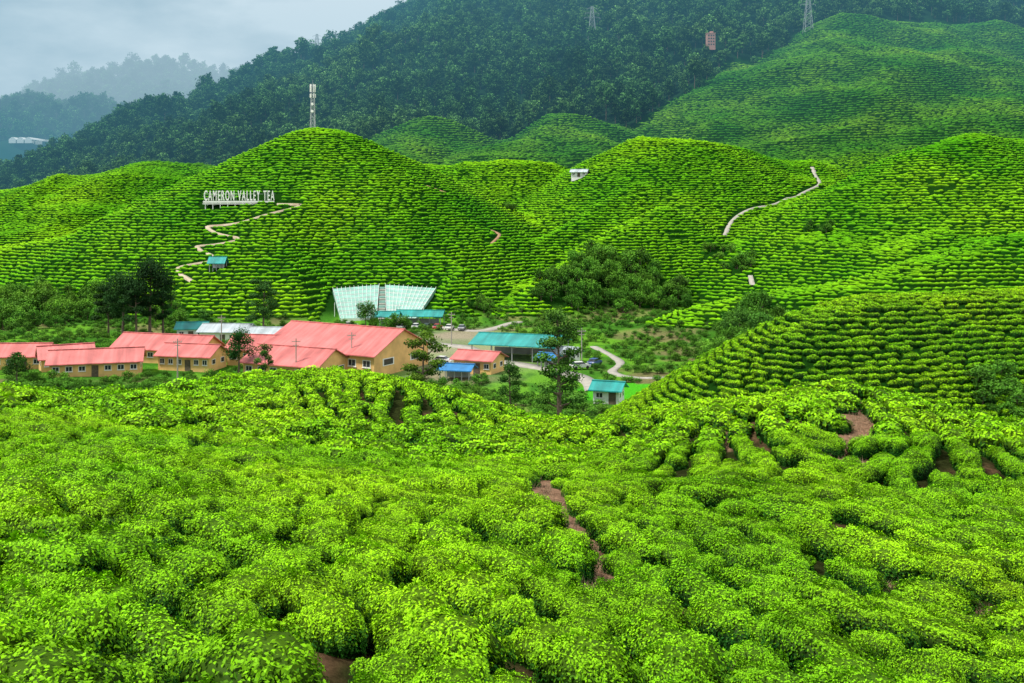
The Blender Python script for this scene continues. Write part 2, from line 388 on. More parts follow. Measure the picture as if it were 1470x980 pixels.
house('small_house',-6.8,207,-24,8.5,6.5,3.0,1.2,m_pink,m_yel,nwin=4)
house('market_canopy',2,228,-18,19,13,3.6,1.6,m_teal,m_yel,open_=True)
house('shed',-73,256,-4,12,8,3,1.4,m_grey,m_white,nwin=5)
house('shed',-84,262,8,7,6,3,1.2,m_teal,m_white,nwin=3)
house('shed',-61,250,-6,8,6,3,1.2,m_grey,m_white,nwin=3)
house('visitor_canopy',-27,294,-6,13,6,3.0,1.2,m_teal,m_yel,open_=True)
house('visitor_canopy',-36,289,-4,6,5,2.8,1.,m_teal,m_yel,open_=True)
house('field_hut',17,175,-20,4.6,4,2.6,.9,m_teal,m_white,nwin=2)
house('market_stall',-11,199,-14,6,3.5,2.2,.7,m_blue,m_white,open_=True)
house('market_stall',8,214,-40,4,3,2.2,.7,m_blue,m_white,open_=True)
house('shed',12,222,-30,5,4,2.4,.8,m_grey,m_white,nwin=2)
pv=hit(313,386,300); house('garden_pavilion',pv[0],pv[1],0,4.4,3.6,2.3,1.5,m_teal,m_white,open_=True)
def nursery():
    e=obj('terraced_greenhouse',None); z0=-33.4
    def wing(bl,br,tl,tr,nm,nt_=8):
        m=M(); bl,br,tl,tr=[np.array(q,float) for q in (bl,br,tl,tr)]
        for i in range(nt_):
            t0=i/nt_;t1=(i+1)/nt_
            a=bl+(tl-bl)*t0;b_=br+(tr-br)*t0;c=bl+(tl-bl)*t1;d=br+(tr-br)*t1
            up=np.array([0,0,.55]); lip=np.array([0,0,.32])
            m.add([a+up-lip,b_+up-lip,b_+up,a+up],[(0,1,2,3)],mat=1)
            m.add([a+up,b_+up,d+up-lip,c+up-lip],[(0,1,2,3)],mat=0)
        m.add([bl-[0,0,1],br-[0,0,1],br+[0,0,.24],bl+[0,0,.24]],[(0,1,2,3)],mat=1)
        m.add([br-[0,0,1],tr-[0,0,1],tr+[0,0,.5],br+[0,0,.3]],[(0,1,2,3)],mat=0); m.add([bl-[0,0,1],tl-[0,0,1],tl+[0,0,.5],bl+[0,0,.3]],[(0,1,2,3)],mat=0)
        for k in range(12):
            s=k/11; p0=bl+(br-bl)*s; p1=tl+(tr-tl)*s
            m.tube([p0+[0,0,.66],p1+[0,0,.66]],[.06,.06],4,mat=1)
        obj(nm,m.mesh(nm,[m_net,m_white]),e)
    wing((-51.5,299,z0),(-41,301,z0),(-58,322,z0+7.4),(-43.5,326,z0+8.4),'left_tiers')
    wing((-38,301,z0),(-29,300,z0),(-41.5,326,z0+8.4),(-24.5,322,z0+7.6),'right_tiers')
    m=M()
    for i in range(14): 
        t=i/14; m.box((-39.4-t*2.9,301+t*25,z0+t*8.2+.1),(2.0,1.9,.6),i%2)
    obj('stairs',m.mesh('stairs',[m_conc,m_net]),e)
    m=M()
    for x,y in ((-54,303),(-47,300),(-34,300),(-27,304)): m.tube([(x,y,z0-1),(x,y,z0+5)],[.1,.07],6)
    obj('lamp_posts',m.mesh('lamp_posts',[m_white]),e)
nursery()
# hilltop sign
sq=hit(344,294,300); SX,SY=sq[0],sq[1]; sz=(300-289.5)/F*SY; LW=102/F*SY
e=obj('hilltop_sign',None,None,(SX,SY,sz))
m=M(); m.box((0,.6,-.15),(LW,3.6,.3)); m.box((0,-1.22,.0),(LW,.08,.7)); m.box((0,-1.26,-.75),(LW+.3,.1,.3))
for i in range(10):
    x=-LW*.47+i*LW*.94/9; g=H1(SX+x,SY-.9)-sz-.4
    m.box((x,-.9,(g-.3)/2),(.28,.28,-.3-g if g<-.5 else .3)); m.box((x,1.6,-1.2),(.28,.28,1.8))
obj('platform',m.mesh('platform',[m_white]),e)
cu=bpy.data.curves.new('letters','FONT'); cu.body='CAMERON VALLEY TEA'; cu.size=5; cu.extrude=.2; cu.offset=.05; cu.align_x='CENTER'; cu.space_word=1.2; cu.space_character=1.3
lt=bpy.data.objects.new('letters',cu); scene.collection.objects.link(lt); cu.materials.append(m_white)
bpy.context.view_layer.update(); w=lt.dimensions.x; hgt=lt.dimensions.y
lt.scale=(LW*.99/w,3.7/hgt,1); lt.rotation_euler=(math.pi/2,0,0); lt.location=(0,-.7,.55); lt.parent=e
m=M()
for i in range(10): m.box((-LW*.48+i*LW*.96/9,.3,1.7),(.08,.08,3.0))
m.box((0,.3,2.9),(LW,.06,.08)); obj('letter_frame',m.mesh('letter_frame',[m_steel]),e)
for k in range(-14,15,2): FOOT.append((SX+k,SY+.5,2.0)); FOOT.append((SX+k,SY+3,1.5))
def lattice(name,x,y,h,base,top,r,arms=(),ant=False):
    z=H1(x,y)-1; m=M(); nb=9
    def c(k,t): 
        w=(base+(top-base)*t)/2; sx,sy=[(-1,-1),(1,-1),(1,1),(-1,1)][k%4]; return (sx*w,sy*w,t*h)
    ts=[1-(1-i/nb)**1.25 for i in range(nb+1)]
    for k in range(4):
        m.tube([c(k,0),c(k,1)],[r*1.4,r],4)
        for i in range(nb):
            m.tube([c(k,ts[i]),c(k+1,ts[i+1])],[r*.7]*2,4); m.tube([c(k+1,ts[i]),c(k,ts[i+1])],[r*.7]*2,4)
            m.tube([c(k,ts[i+1]),c(k+1,ts[i+1])],[r*.7]*2,4)
    for t,wd in arms:
        for s in (-1,1):
            m.tube([(0,0,t*h),(s*wd,0,t*h)],[r*1.1,r*.6],4); m.tube([(0,0,t*h+h*.05),(s*wd,0,t*h)],[r*.7]*2,4); m.tube([(s*wd,0,t*h),(s*wd,0,t*h-h*.04)],[r]*2,4)
    if ant:
        for t in (.78,.9,.98):
            for a in range(6):
                an=a*math.pi/3; m.box((1.15*math.cos(an),1.15*math.sin(an),t*h),(.28,.28,1.7),1,an)
        for t in (.45,.6): m.tube([(0,-1.0,t*h),(0,-1.4,t*h)],[.6,.6],10,mat=1)
        m.tube([(0,0,h),(0,0,h+2.5)],[.08,.04],4)
    obj(name,m.mesh(name,[m_steel,m_white]),None,(x,y,z))
lattice('telecom_tower',(449-735)/F*430,430,20.5,2.0,1.1,.09,ant=True)
def atop(px,py,d0): h=hit(px,py,d0); return h[0],h[1]
q=((455-735)/F*1215,1215); lattice('transmission_tower',q[0],q[1],36,8,2,.16,((.7,7),(.82,6),(.94,5)))
q=atop(850,62,900); lattice('transmission_tower',q[0],q[1],38,9,2,.14,((.7,8),(.82,7),(.94,5)))
q=((1160-735)/F*935,935); lattice('transmission_tower',q[0],q[1],38,8,2,.13,((.7,7),(.82,6),(.94,5)))
q=atop(1020,76,900); m=M(); m.box((0,0,4),(7.5,7,15))
for i in range(4):
    for k in (-2.2,0,2.2): m.box((k,-3.55,1.5+i*2.7),(1.3,.1,1.3),1)
m.box((0,0,11.8),(8.1,7.6,.6)); m.box((1,1,13),(3,3,2))
obj('hillside_apartment_block',m.mesh('block',[simple('pink_render',(.5,.27,.23),.9),m_glass]),None,(q[0],q[1],H1(*q)+6)); FOOT.append((q[0],q[1],12))
for px,py,nn in ((135,182,4),(118,183,3),(36,210,3),(832,254,0)):
    q=hit(px,py,450)
    if nn==0: house('hill_cabin',q[0],q[1],-15,7,4,2.4,1.0,m_grey,m_white,nwin=3); continue
    m=M()
    for i in range(nn):
        for k in range(3):
            x0=i*13; y0=k*3
            prof=[(x0+12*t,3+4*math.sin(math.pi*t)) for t in np.linspace(0,1,7)]
            vs=[(px_,y0*12-18,pz) for px_,pz in prof]+[(px_,y0*12+16,pz) for px_,pz in prof]
            m.add(vs,[(j,j+1,j+8,j+7) for j in range(6)]+[tuple(range(7)),tuple(range(13,6,-1))])
            m.box((x0+6,y0*12-18,0),(11.6,.3,6))
    obj('polytunnel',m.mesh('polytunnel',[m_white]),None,(q[0]-nn*6,q[1],q[2]+7)); FOOT.append((q[0],q[1],34)); 
for px,d in ((425,197),(505,205),(255,198),(835,215),(648,250),(318,240)):
    x=(px-735)/F*d; m=M(); m.tube([(0,0,-1),(0,0,8.5)],[.16,.11],7); m.box((0,0,7.8),(1.8,.12,.14)); m.box((0,0,7.1),(1.2,.12,.14))
    for k in (-.8,-.4,.4,.8): m.tube([(k,0,7.87),(k,0,8.1)],[.06,.04],6)
    obj('utility_pole',m.mesh('utility_pole',[m_conc]),None,(x,d,H1(x,d)))
def car(x,y,rz,col):
    z=H1(x,y)+.22; m=M(); mc=simple('car_paint',col,.3,.05)
    prof=[(-2.1,.35),(-2.15,.75),(-1.95,.95),(-1.35,1.0),(1.05,1.02),(1.9,.88),(2.15,.7),(2.12,.35)]
    def ext(pr,hw1,hw2,mat):
        n_=len(pr); vs=[(a,-hw1,c) for a,c in pr]+[(a,hw1,c) for a,c in pr]
        m.add(vs,[tuple(range(n_)),tuple(range(2*n_-1,n_-1,-1))]+[(i,(i+1)%n_,(i+1)%n_+n_,i+n_) for i in range(n_)],mat=mat)
    ext(prof,.86,.86,0); 
    m.add([(-1.75,-.8,.96),(1.15,-.8,.96),(1.15,.8,.96),(-1.75,.8,.96),(-1.3,-.64,1.42),(.45,-.64,1.42),(.45,.64,1.42),(-1.3,.64,1.42)],[(0,1,5,4),(1,2,6,5),(2,3,7,6),(3,0,4,7)],mat=1)
    m.box((-.42,0,1.45),(1.8,1.3,.07),0)
    for sx in (-1.3,1.35):
        for sy in (-.82,.82): m.tube([(sx,sy-.11,.33),(sx,sy+.11,.33)],[.33,.33],12,mat=2)
    for sy in (-.6,.6): m.box((2.15,sy,.72),(.06,.36,.14),3); m.box((-2.15,sy,.78),(.06,.3,.14),3)
    obj('parked_car',m.mesh('parked_car',[mc,m_glass,m_rubber,m_white]),None,(x,y,z),math.radians(rz))
for x,y,r,c in ((-27,281,80,(.7,.7,.7)),(-24,281,82,(.05,.05,.06)),(-21,280,78,(.4,.03,.03)),(-17.5,279,80,(.7,.7,.68)),(-14,278,85,(.3,.32,.35)),(-31,280,75,(.6,.6,.6)),(14.5,212,20,(.7,.7,.7)),(18,217,60,(.05,.1,.3)),(-15,217,-20,(.7,.7,.7)),(-46,284,10,(.65,.65,.65))): car(x,y,r,c)

# ------------------------------------------------------------------ terrain sheet
na,nr=760,1000
ang=np.linspace(-.86,.86,na); rad=np.geomspace(2.0,7000,nr)
Rr,Aa=np.meshgrid(rad,ang,indexing='ij'); X=(Rr*np.sin(Aa)).ravel(); Y=(Rr*np.cos(Aa)-1.5).ravel()
Z,hg,ht,hf,fl=Hall(X,Y)
Z=Z+sstep(60,30,Rr.ravel())*.05*vnoise(X,Y,.5,91)
idx=np.arange(na*nr).reshape(nr,na)
faces=np.stack([idx[:-1,:-1],idx[:-1,1:],idx[1:,1:],idx[1:,:-1]],-1).reshape(-1,4)[:,::-1]
nz=fbm(X,Y,14,21)*.5+.5; nz2=fbm(X,Y,1.6,31)*.5+.5; nz3=fbm(X,Y,7,51)*.5+.5
def C(*c): return np.array(c)[None,:]
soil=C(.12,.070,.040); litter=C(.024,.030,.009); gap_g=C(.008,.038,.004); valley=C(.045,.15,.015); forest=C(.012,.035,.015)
def mix(a,b,t): return a*(1-t[:,None])+b*t[:,None]
col=mix(litter+0*nz[:,None],soil+0*nz[:,None],sstep(.5,.95,nz2))
g=in_gap(X,Y,.4).astype(float); col=mix(col,C(.26,.155,.10)+0*col,g*.9)
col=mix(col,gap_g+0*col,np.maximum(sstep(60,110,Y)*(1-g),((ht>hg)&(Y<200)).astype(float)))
vm=sstep(3,.5,Z-fl)*sstep(120,150,Y)
vc=mix(valley+0*col,C(.10,.26,.02)+0*col,sstep(.45,.6,nz3))
vc=mix(vc,C(.17,.14,.07)+0*col,sstep(.62,.95,nz)*.8)
yard=np.exp(-(((X+14)/22)**2+((Y-240)/42)**2)**2)
vc=mix(vc,C(.30,.26,.20)+0*col,np.clip(yard*(.5+nz*.7),0,1)*.75)
field=(np.exp(-(((X-21)/9)**2+((Y-184)/11)**2)**3)>.4).astype(float); vc=mix(vc,C(.06,.34,.015)+0*col,field)
col=mix(col,vc,vm)
col=mix(col,forest+0*col,((hf>ht+2)&(hf>fl+3)).astype(float))
obj('hillside_terrain',npmesh('hillside_terrain',np.c_[X,Y,Z],faces,col,[mt],True))

# ------------------------------------------------------------------ foliage meshes
def leafcards(P,Nn,Ln,Wd,r,fold=.15):
    n=len(P); q=r.normal(size=(n,3)); T=q-(q*Nn).sum(1,keepdims=True)*Nn; T/=np.linalg.norm(T,axis=1,keepdims=True)+1e-9
    B=np.cross(Nn,T); l=Ln*(.65+.7*r.random((n,1))); w=Wd*(.7+.6*r.random((n,1)))
    v=np.stack([P-T*l*.5,P+B*w*.5+Nn*w*fold,P+T*l*.5,P-B*w*.5+Nn*w*fold],1).reshape(-1,3)
    return v,np.arange(n*4).reshape(n,4)
def unit(a): return a/(np.linalg.norm(a,axis=1,keepdims=True)+1e-9)
BR=(.27,.59,.005); DK=(.012,.080,.004)  # bright new flush on top; darker sides also paint shade between the rows
def bush(name,nl,Ln,Wd,seed,mat,a=1.05,b_=.58,h=.74,core=True,bright=BR,dark=DK,res=16,lo=.38,hi=.96):
    r=np.random.default_rng(seed); ph=r.random(6)*6.28
    def shape(d):
        s=np.sign(d)*np.abs(d)**np.array([.72,.78,.66])
        k=1+.10*np.sin(d[:,0]*4+ph[0])+.07*np.sin(d[:,1]*5+ph[1])+.06*np.sin(d[:,2]*6+d[:,0]*5+ph[2])+.05*np.sin(d[:,1]*11+d[:,0]*11+ph[3])
        return s*k[:,None]*np.array([a,b_,h])
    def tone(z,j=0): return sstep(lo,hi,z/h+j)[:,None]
    V=[];Fc=[];Cc=[];o=0
    if core:
        th=np.linspace(0,2*np.pi,res,endpoint=False); el=np.linspace(-.15,np.pi/2,max(4,res//2))
        d=np.array([(math.cos(e_)*math.cos(t),math.cos(e_)*math.sin(t),math.sin(e_)) for e_ in el for t in th])
        v=shape(d)*(.9 if nl else 1.0)
        if not nl: v=v*(1+.06*r.normal(size=(len(v),1)))
        nn=len(el); f=[(i*res+k,i*res+(k+1)%res,(i+1)*res+(k+1)%res,(i+1)*res+k) for i in range(nn-1) for k in range(res)]
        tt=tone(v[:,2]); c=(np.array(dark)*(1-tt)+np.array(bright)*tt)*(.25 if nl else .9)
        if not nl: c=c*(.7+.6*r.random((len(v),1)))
        V.append(v);Fc.append(np.array(f));Cc.append(c);o=len(v)
    if nl:
        d=unit(r.normal(size=(nl*3,3))*np.array([1.25,1,1])); d=d[d[:,2]>-.08][:nl]
        P=shape(d)*(.90+.12*r.random((len(d),1))); nrm=unit(P/np.array([a,b_,h])**2); Nn=unit(nrm+r.normal(size=d.shape)*.38+np.array([0,0,.2]))
        v,f=leafcards(P,Nn,Ln,Wd,r)
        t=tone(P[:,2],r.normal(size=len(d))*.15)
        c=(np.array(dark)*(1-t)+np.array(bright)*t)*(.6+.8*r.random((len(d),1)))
        V.append(v);Fc.append(f+o);Cc.append(np.repeat(c,4,0))
    return npmesh(name,np.concatenate(V),np.concatenate(Fc),np.concatenate(Cc),[mat])
def coll(name,meshes):
    c=bpy.data.collections.new(name)
    for me in meshes: c.objects.link(bpy.data.objects.new(me.name,me))
    return c
def scatter(name,P,rot,scl,cl):
    n=len(P); me=bpy.data.meshes.new(name); o_=np.random.default_rng(3).permutation(n); P=P[o_];rot=rot[o_];scl=scl[o_]
    me.vertices.add(n); me.vertices.foreach_set('co',np.asarray(P,np.float32).ravel())
    for nm,d in (('rot',rot),('scl',scl)):
        a=me.attributes.new(nm,'FLOAT_VECTOR','POINT'); a.data.foreach_set('vector',np.asarray(d,np.float32).ravel())
    ob=obj(name,me); ng=bpy.data.node_groups.new(name,'GeometryNodeTree')
    ng.interface.new_socket('Geometry',in_out='INPUT',socket_type='NodeSocketGeometry'); ng.interface.new_socket('Geometry',in_out='OUTPUT',socket_type='NodeSocketGeometry')
    N=ng.nodes;L=ng.links; gi=N.new('NodeGroupInput');go=N.new('NodeGroupOutput'); ip=N.new('GeometryNodeInstanceOnPoints'); ci=N.new('GeometryNodeCollectionInfo')
    ci.inputs['Collection'].default_value=cl; ci.inputs['Separate Children'].default_value=True; ci.inputs['Reset Children'].default_value=True
    L.new(gi.outputs[0],ip.inputs['Points']); L.new(ci.outputs[0],ip.inputs['Instance']); ip.inputs['Pick Instance'].default_value=True
    a=N.new('GeometryNodeInputNamedAttribute'); a.data_type='FLOAT_VECTOR'; a.inputs['Name'].default_value='rot'
    b=N.new('GeometryNodeInputNamedAttribute'); b.data_type='FLOAT_VECTOR'; b.inputs['Name'].default_value='scl'
    er=N.new('FunctionNodeEulerToRotation'); L.new(a.outputs[0],er.inputs[0]); L.new(er.outputs[0],ip.inputs['Rotation']); L.new(b.outputs[0],ip.inputs['Scale'])
    L.new(ip.outputs[0],go.inputs[0]); md=ob.modifiers.new('scatter','NODES'); md.node_group=ng; return ob
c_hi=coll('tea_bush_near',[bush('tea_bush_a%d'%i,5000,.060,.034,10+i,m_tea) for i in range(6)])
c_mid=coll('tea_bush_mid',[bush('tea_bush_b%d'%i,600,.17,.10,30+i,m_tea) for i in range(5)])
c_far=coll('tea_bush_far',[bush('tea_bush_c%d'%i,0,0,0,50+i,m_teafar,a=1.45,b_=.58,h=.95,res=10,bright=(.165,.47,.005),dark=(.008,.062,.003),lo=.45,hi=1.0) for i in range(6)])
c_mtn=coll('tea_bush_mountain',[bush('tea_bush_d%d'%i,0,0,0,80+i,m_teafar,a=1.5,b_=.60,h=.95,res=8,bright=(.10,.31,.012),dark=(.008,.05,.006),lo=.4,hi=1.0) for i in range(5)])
def wedge(y0,y1,step,mx=8,k=.60):
    xs=np.arange(-k*y1-mx,k*y1+mx,step); ys=np.arange(y0,y1,step); a,b=np.meshgrid(xs,ys); a=a.ravel();b=b.ravel()
    m=np.abs(a)<k*b+mx; a=a[m];b=b[m]
    return a+rng.uniform(-.5,.5,len(a))*step,b+rng.uniform(-.5,.5,len(b))*step
def rows(y0,y1,step,Lsp,cell,jit,mask,mx=8,phi=None,fill=0):
    phi=phi or H
    x,y=wedge(y0,y1,step,mx); e_=.4 if y1<200 else 1.5
    z,hg,ht,hf,fl=Hall(x,y); k=mask(x,y,z,hg,ht,hf,fl); x=x[k];y=y[k]; z=phi(x,y); cx=x.copy();cy=y.copy()
    gx=(phi(x+e_,y)-phi(x-e_,y))/(2*e_); gy=(phi(x,y+e_)-phi(x,y-e_))/(2*e_); s=np.hypot(gx,gy)+1e-3; cth=np.arctan2(gx,-gy)
    ex=np.round(np.log2(s*Lsp/.5)); dz=.5*2.0**ex; li=np.round(z/dz); dl=(li*dz-z)/s
    k=np.abs(dl)<Lsp*1.2; x=(x+dl*gx/s)[k]; y=(y+dl*gy/s)[k]; li=li[k]; ex=ex[k]
    th=cth[k]
    for off in (0,.5):
        key=(np.floor(x/cell+off).astype(np.int64)*100003+np.floor(y/cell+off).astype(np.int64))*4099+li.astype(np.int64)*7+ex.astype(np.int64)
        _,u=np.unique(key,return_index=True); x=x[u];y=y[u];th=th[u];li=li[u];ex=ex[u]
    key=np.floor(x/(Lsp*.42)).astype(np.int64)*100003+np.floor(y/(Lsp*.42)).astype(np.int64)
    _,u=np.unique(key,return_index=True); x=x[u];y=y[u];th=th[u]
    if fill:
        # replant wherever the contour rows leave a hole
        for it in range(3):
            kd=kdtree.KDTree(len(x))
            for i in range(len(x)): kd.insert((x[i],y[i],0),i)
            kd.balance(); pick=rng.permutation(len(cx))[:36000]; nx=[];ny=[];nt_=[]
            for j in pick:
                if kd.find((cx[j],cy[j],0))[2]>fill: nx.append(cx[j]);ny.append(cy[j]);nt_.append(cth[j])
            if not nx: break
            nx=np.array(nx);ny=np.array(ny);nt_=np.array(nt_)
            o=rng.random(2)*fill*1.3
            key=np.floor((nx+o[0])/(fill*1.3)).astype(np.int64)*100003+np.floor((ny+o[1])/(fill*1.3)).astype(np.int64)
            _,u=np.unique(key,return_index=True); x=np.r_[x,nx[u]];y=np.r_[y,ny[u]];th=np.r_[th,nt_[u]]
    x=x+rng.normal(size=len(x))*jit; y=y+rng.normal(size=len(x))*jit
    return x,y,H(x,y),th
def place(name,x,y,z,th,cl,sc,var=.15,zof=0,tilt=.06,drop=.0):
    k=rng.random(len(x))>drop; x=x[k];y=y[k];z=z[k];th=th[k]
    n=len(x); s=sc*(1+rng.normal(size=n)*var).clip(.6,1.5); S=np.c_[s*(1+rng.normal(size=n)*.12),s,s*(1+rng.normal(size=n)*.1)]
    flip=(rng.random(n)>.5)*math.pi
    R=np.c_[rng.normal(size=n)*tilt,rng.normal(size=n)*tilt,th+rng.normal(size=n)*.10+flip]
    return scatter(name,np.c_[x,y,z+zof],R,S,cl)
phin=lambda x,y: Hfs(x,y)+.18*vnoise(x,y,11.,61)
near=lambda x,y,z,hg,ht,hf,fl: (hg>ht)&(hg>fl+2)&(~in_gap(x,y,.6))
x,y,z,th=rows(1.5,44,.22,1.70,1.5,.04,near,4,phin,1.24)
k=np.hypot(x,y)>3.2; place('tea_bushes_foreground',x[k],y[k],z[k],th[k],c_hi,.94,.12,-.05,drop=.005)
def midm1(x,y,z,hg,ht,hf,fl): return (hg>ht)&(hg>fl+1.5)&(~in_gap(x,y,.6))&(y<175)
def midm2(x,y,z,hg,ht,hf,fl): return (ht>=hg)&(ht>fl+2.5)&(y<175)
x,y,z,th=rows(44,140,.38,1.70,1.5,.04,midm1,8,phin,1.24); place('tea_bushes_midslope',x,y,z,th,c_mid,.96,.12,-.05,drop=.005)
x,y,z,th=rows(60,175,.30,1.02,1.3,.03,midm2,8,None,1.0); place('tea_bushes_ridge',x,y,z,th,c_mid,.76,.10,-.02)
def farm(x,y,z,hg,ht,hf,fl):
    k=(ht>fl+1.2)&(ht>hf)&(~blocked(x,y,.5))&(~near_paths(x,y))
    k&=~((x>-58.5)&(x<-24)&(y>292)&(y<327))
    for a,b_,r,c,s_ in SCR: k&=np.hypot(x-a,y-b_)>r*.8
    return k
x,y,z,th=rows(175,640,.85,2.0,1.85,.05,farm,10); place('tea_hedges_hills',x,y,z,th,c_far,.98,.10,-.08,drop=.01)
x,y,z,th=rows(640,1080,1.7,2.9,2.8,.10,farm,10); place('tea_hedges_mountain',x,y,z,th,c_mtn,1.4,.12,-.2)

# ------------------------------------------------------------------ trees
def treemesh(name,h,cw,seed,ncl,nl,leaf,style='broad',mat=None,dark=(.014,.06,.012),bright=(.09,.24,.025),flat=.75):
    r=np.random.default_rng(seed); m=M(); tr=h*.016+.05
    lean=r.normal(size=2)*h*.03
    tp=[(lean[0]*t*t,lean[1]*t*t,-1+(h*.9+1)*t) for t in np.linspace(0,1,7)]
    m.tube(tp,[tr*(1.25-t*1.1) for t in np.linspace(0,1,7)],7,(.5,.5,.5),1)
    cen=[]
    for i in range(ncl):
        u=(i+.5)/ncl
        if style=='broad': zc=h*(.45+.47*u); w=cw/2*math.sin(math.pi*min(1,.25+.72*u))**.8*r.uniform(.45,.85)
        elif style=='tall': zc=h*(.36+.60*u); w=cw/2*(1-.45*u)*r.uniform(.35,.95)
        else: zc=h*(.25+.70*u); w=cw/2*(1.02-u)*r.uniform(.5,.9)
        a=i*2.4+r.uniform(-.4,.4); c=np.array([w*math.cos(a),w*math.sin(a),zc]); cen.append(c)
        z0=zc-w*.55; t=(z0+1)/(h*.9+1); t=min(max(t,.1),.95); b0=np.array([lean[0]*t*t,lean[1]*t*t,z0])
        m.tube([b0,(b0+c)/2+[0,0,-w*.08],c],[tr*.42,tr*.3,tr*.1],5,(.5,.5,.5),1)
    for c in cen:
        R=cw*r.uniform(.17,.27)*(1.0 if style!='tall' else .80)
        d=unit(r.normal(size=(nl,3))); rr=R*(.35+.65*r.random((nl,1))**.5)
        sub=r.normal(size=(7,3))*.35; k=r.integers(0,7,nl)
        P=c+(d*rr+sub[k]*R*.8)*np.array([1,1,flat*(.6 if style=='tall' else 1)])
        Nn=unit(d*.6+r.normal(size=(nl,3))*.6+np.array([0,0,.4])); v,f=leafcards(P,Nn,leaf,leaf*.62,r)
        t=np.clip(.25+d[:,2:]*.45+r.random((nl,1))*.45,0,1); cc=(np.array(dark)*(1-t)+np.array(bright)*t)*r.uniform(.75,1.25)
        m.add(v,f,np.repeat(cc,4,0),0)
    return m.mesh(name,[mat or m_tree,m_bark])
def tree(name,px,topy,d,cw,ncl,nl,leaf,style,seed,**k):
    x=(px-735)/F*d; zb=H1(x,d); h=(300-topy)/F*d-zb
    obj(name,treemesh(name,h,cw,seed,ncl,nl,leaf,style,**k),None,(x,d,zb),seed*.7); FOOT.append((x,d,.8))
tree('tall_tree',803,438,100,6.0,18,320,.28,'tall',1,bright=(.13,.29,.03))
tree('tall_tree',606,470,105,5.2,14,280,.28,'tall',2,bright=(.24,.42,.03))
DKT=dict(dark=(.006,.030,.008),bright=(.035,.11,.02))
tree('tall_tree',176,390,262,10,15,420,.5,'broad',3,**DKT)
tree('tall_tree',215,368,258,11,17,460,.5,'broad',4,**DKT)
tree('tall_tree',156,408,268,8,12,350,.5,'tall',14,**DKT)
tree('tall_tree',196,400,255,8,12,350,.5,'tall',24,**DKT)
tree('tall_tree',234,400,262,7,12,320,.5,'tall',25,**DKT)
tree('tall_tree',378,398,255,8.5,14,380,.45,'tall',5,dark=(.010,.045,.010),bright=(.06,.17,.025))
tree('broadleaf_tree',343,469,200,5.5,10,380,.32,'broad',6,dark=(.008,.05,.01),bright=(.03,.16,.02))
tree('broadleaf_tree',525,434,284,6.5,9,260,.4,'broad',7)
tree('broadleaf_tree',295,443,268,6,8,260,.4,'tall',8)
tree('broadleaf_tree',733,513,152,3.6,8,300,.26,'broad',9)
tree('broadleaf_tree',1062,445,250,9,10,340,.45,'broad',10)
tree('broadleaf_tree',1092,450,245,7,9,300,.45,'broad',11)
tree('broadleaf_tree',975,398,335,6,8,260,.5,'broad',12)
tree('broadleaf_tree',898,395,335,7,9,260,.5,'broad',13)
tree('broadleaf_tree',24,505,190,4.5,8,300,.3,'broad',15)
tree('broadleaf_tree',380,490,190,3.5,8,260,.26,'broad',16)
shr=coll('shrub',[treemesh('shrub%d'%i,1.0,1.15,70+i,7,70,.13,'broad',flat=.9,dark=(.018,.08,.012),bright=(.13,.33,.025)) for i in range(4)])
P=[];S=[]
for a,b_,r,c,sz in SCR:
    for i in range(int(c*1.6)):
        t=rng.random()*6.28; q=r*math.sqrt(rng.random()); x=a+q*math.cos(t);y=b_+q*math.sin(t)
        if blocked(np.array([x]),np.array([y]))[0]: continue
        s=sz*rng.uniform(.6,1.35); P.append((x,y,0)); S.append((s*rng.uniform(.8,1.1),s*rng.uniform(.8,1.1),s*rng.uniform(.8,1.4)))
def addline(x0,y0,x1,y1,n_,s0,sp):
    for i in range(n_):
        t=rng.random(); P.append((x0+(x1-x0)*t+rng.normal()*sp,y0+(y1-y0)*t+rng.normal()*sp*1.2,0)); s=s0*rng.uniform(.6,1.4); S.append((s,s,s*.9))
addline(-100,184,-18,186,240,1.8,2.0); addline(-18,190,0,176,60,1.5,2.5); addline(0,170,30,150,60,1.6,4)
addline(46,96,62,93,70,1.6,1.6)
xv=rng.uniform(-190,190,9500); yv=rng.uniform(140,345,9500)
zz,hg,ht,hf,fl=Hall(xv,yv); k=(np.abs(xv)<.62*yv)&(zz<fl+2.6)&(~blocked(xv,yv,.3))&(~near_paths(xv,yv,1.3))&(np.exp(-(((xv+14)/22)**2+((yv-240)/42)**2)**2)<.55)&(np.hypot((xv-21)/9,(yv-184)/11)>1)&(~((np.abs(xv+41)<21)&(np.abs(yv-308)<19)))
k&=~((yv<215)&(yv>185)&(xv>-22)&(xv<18)&(rng.random(len(xv))>.3))
for a,b_ in zip(xv[k],yv[k]): s=rng.uniform(.6,2.2); P.append((a,b_,0)); S.append((s,s,s*rng.uniform(.6,1.1)))
P=np.array(P);S=np.array(S); P[:,2]=H(P[:,0],P[:,1])-.15
scatter('shrubs',P,np.c_[np.zeros((len(P),2)),rng.random(len(P))*6.28],S,shr)
frs=coll('forest_tree',[treemesh('forest_tree%d'%i,13,9.5,90+i,8,46,1.5,['broad','broad','tall','broad','cone','broad'][i],m_forest,dark=(.006,.030,.012),bright=(.095,.22,.055)) for i in range(6)])
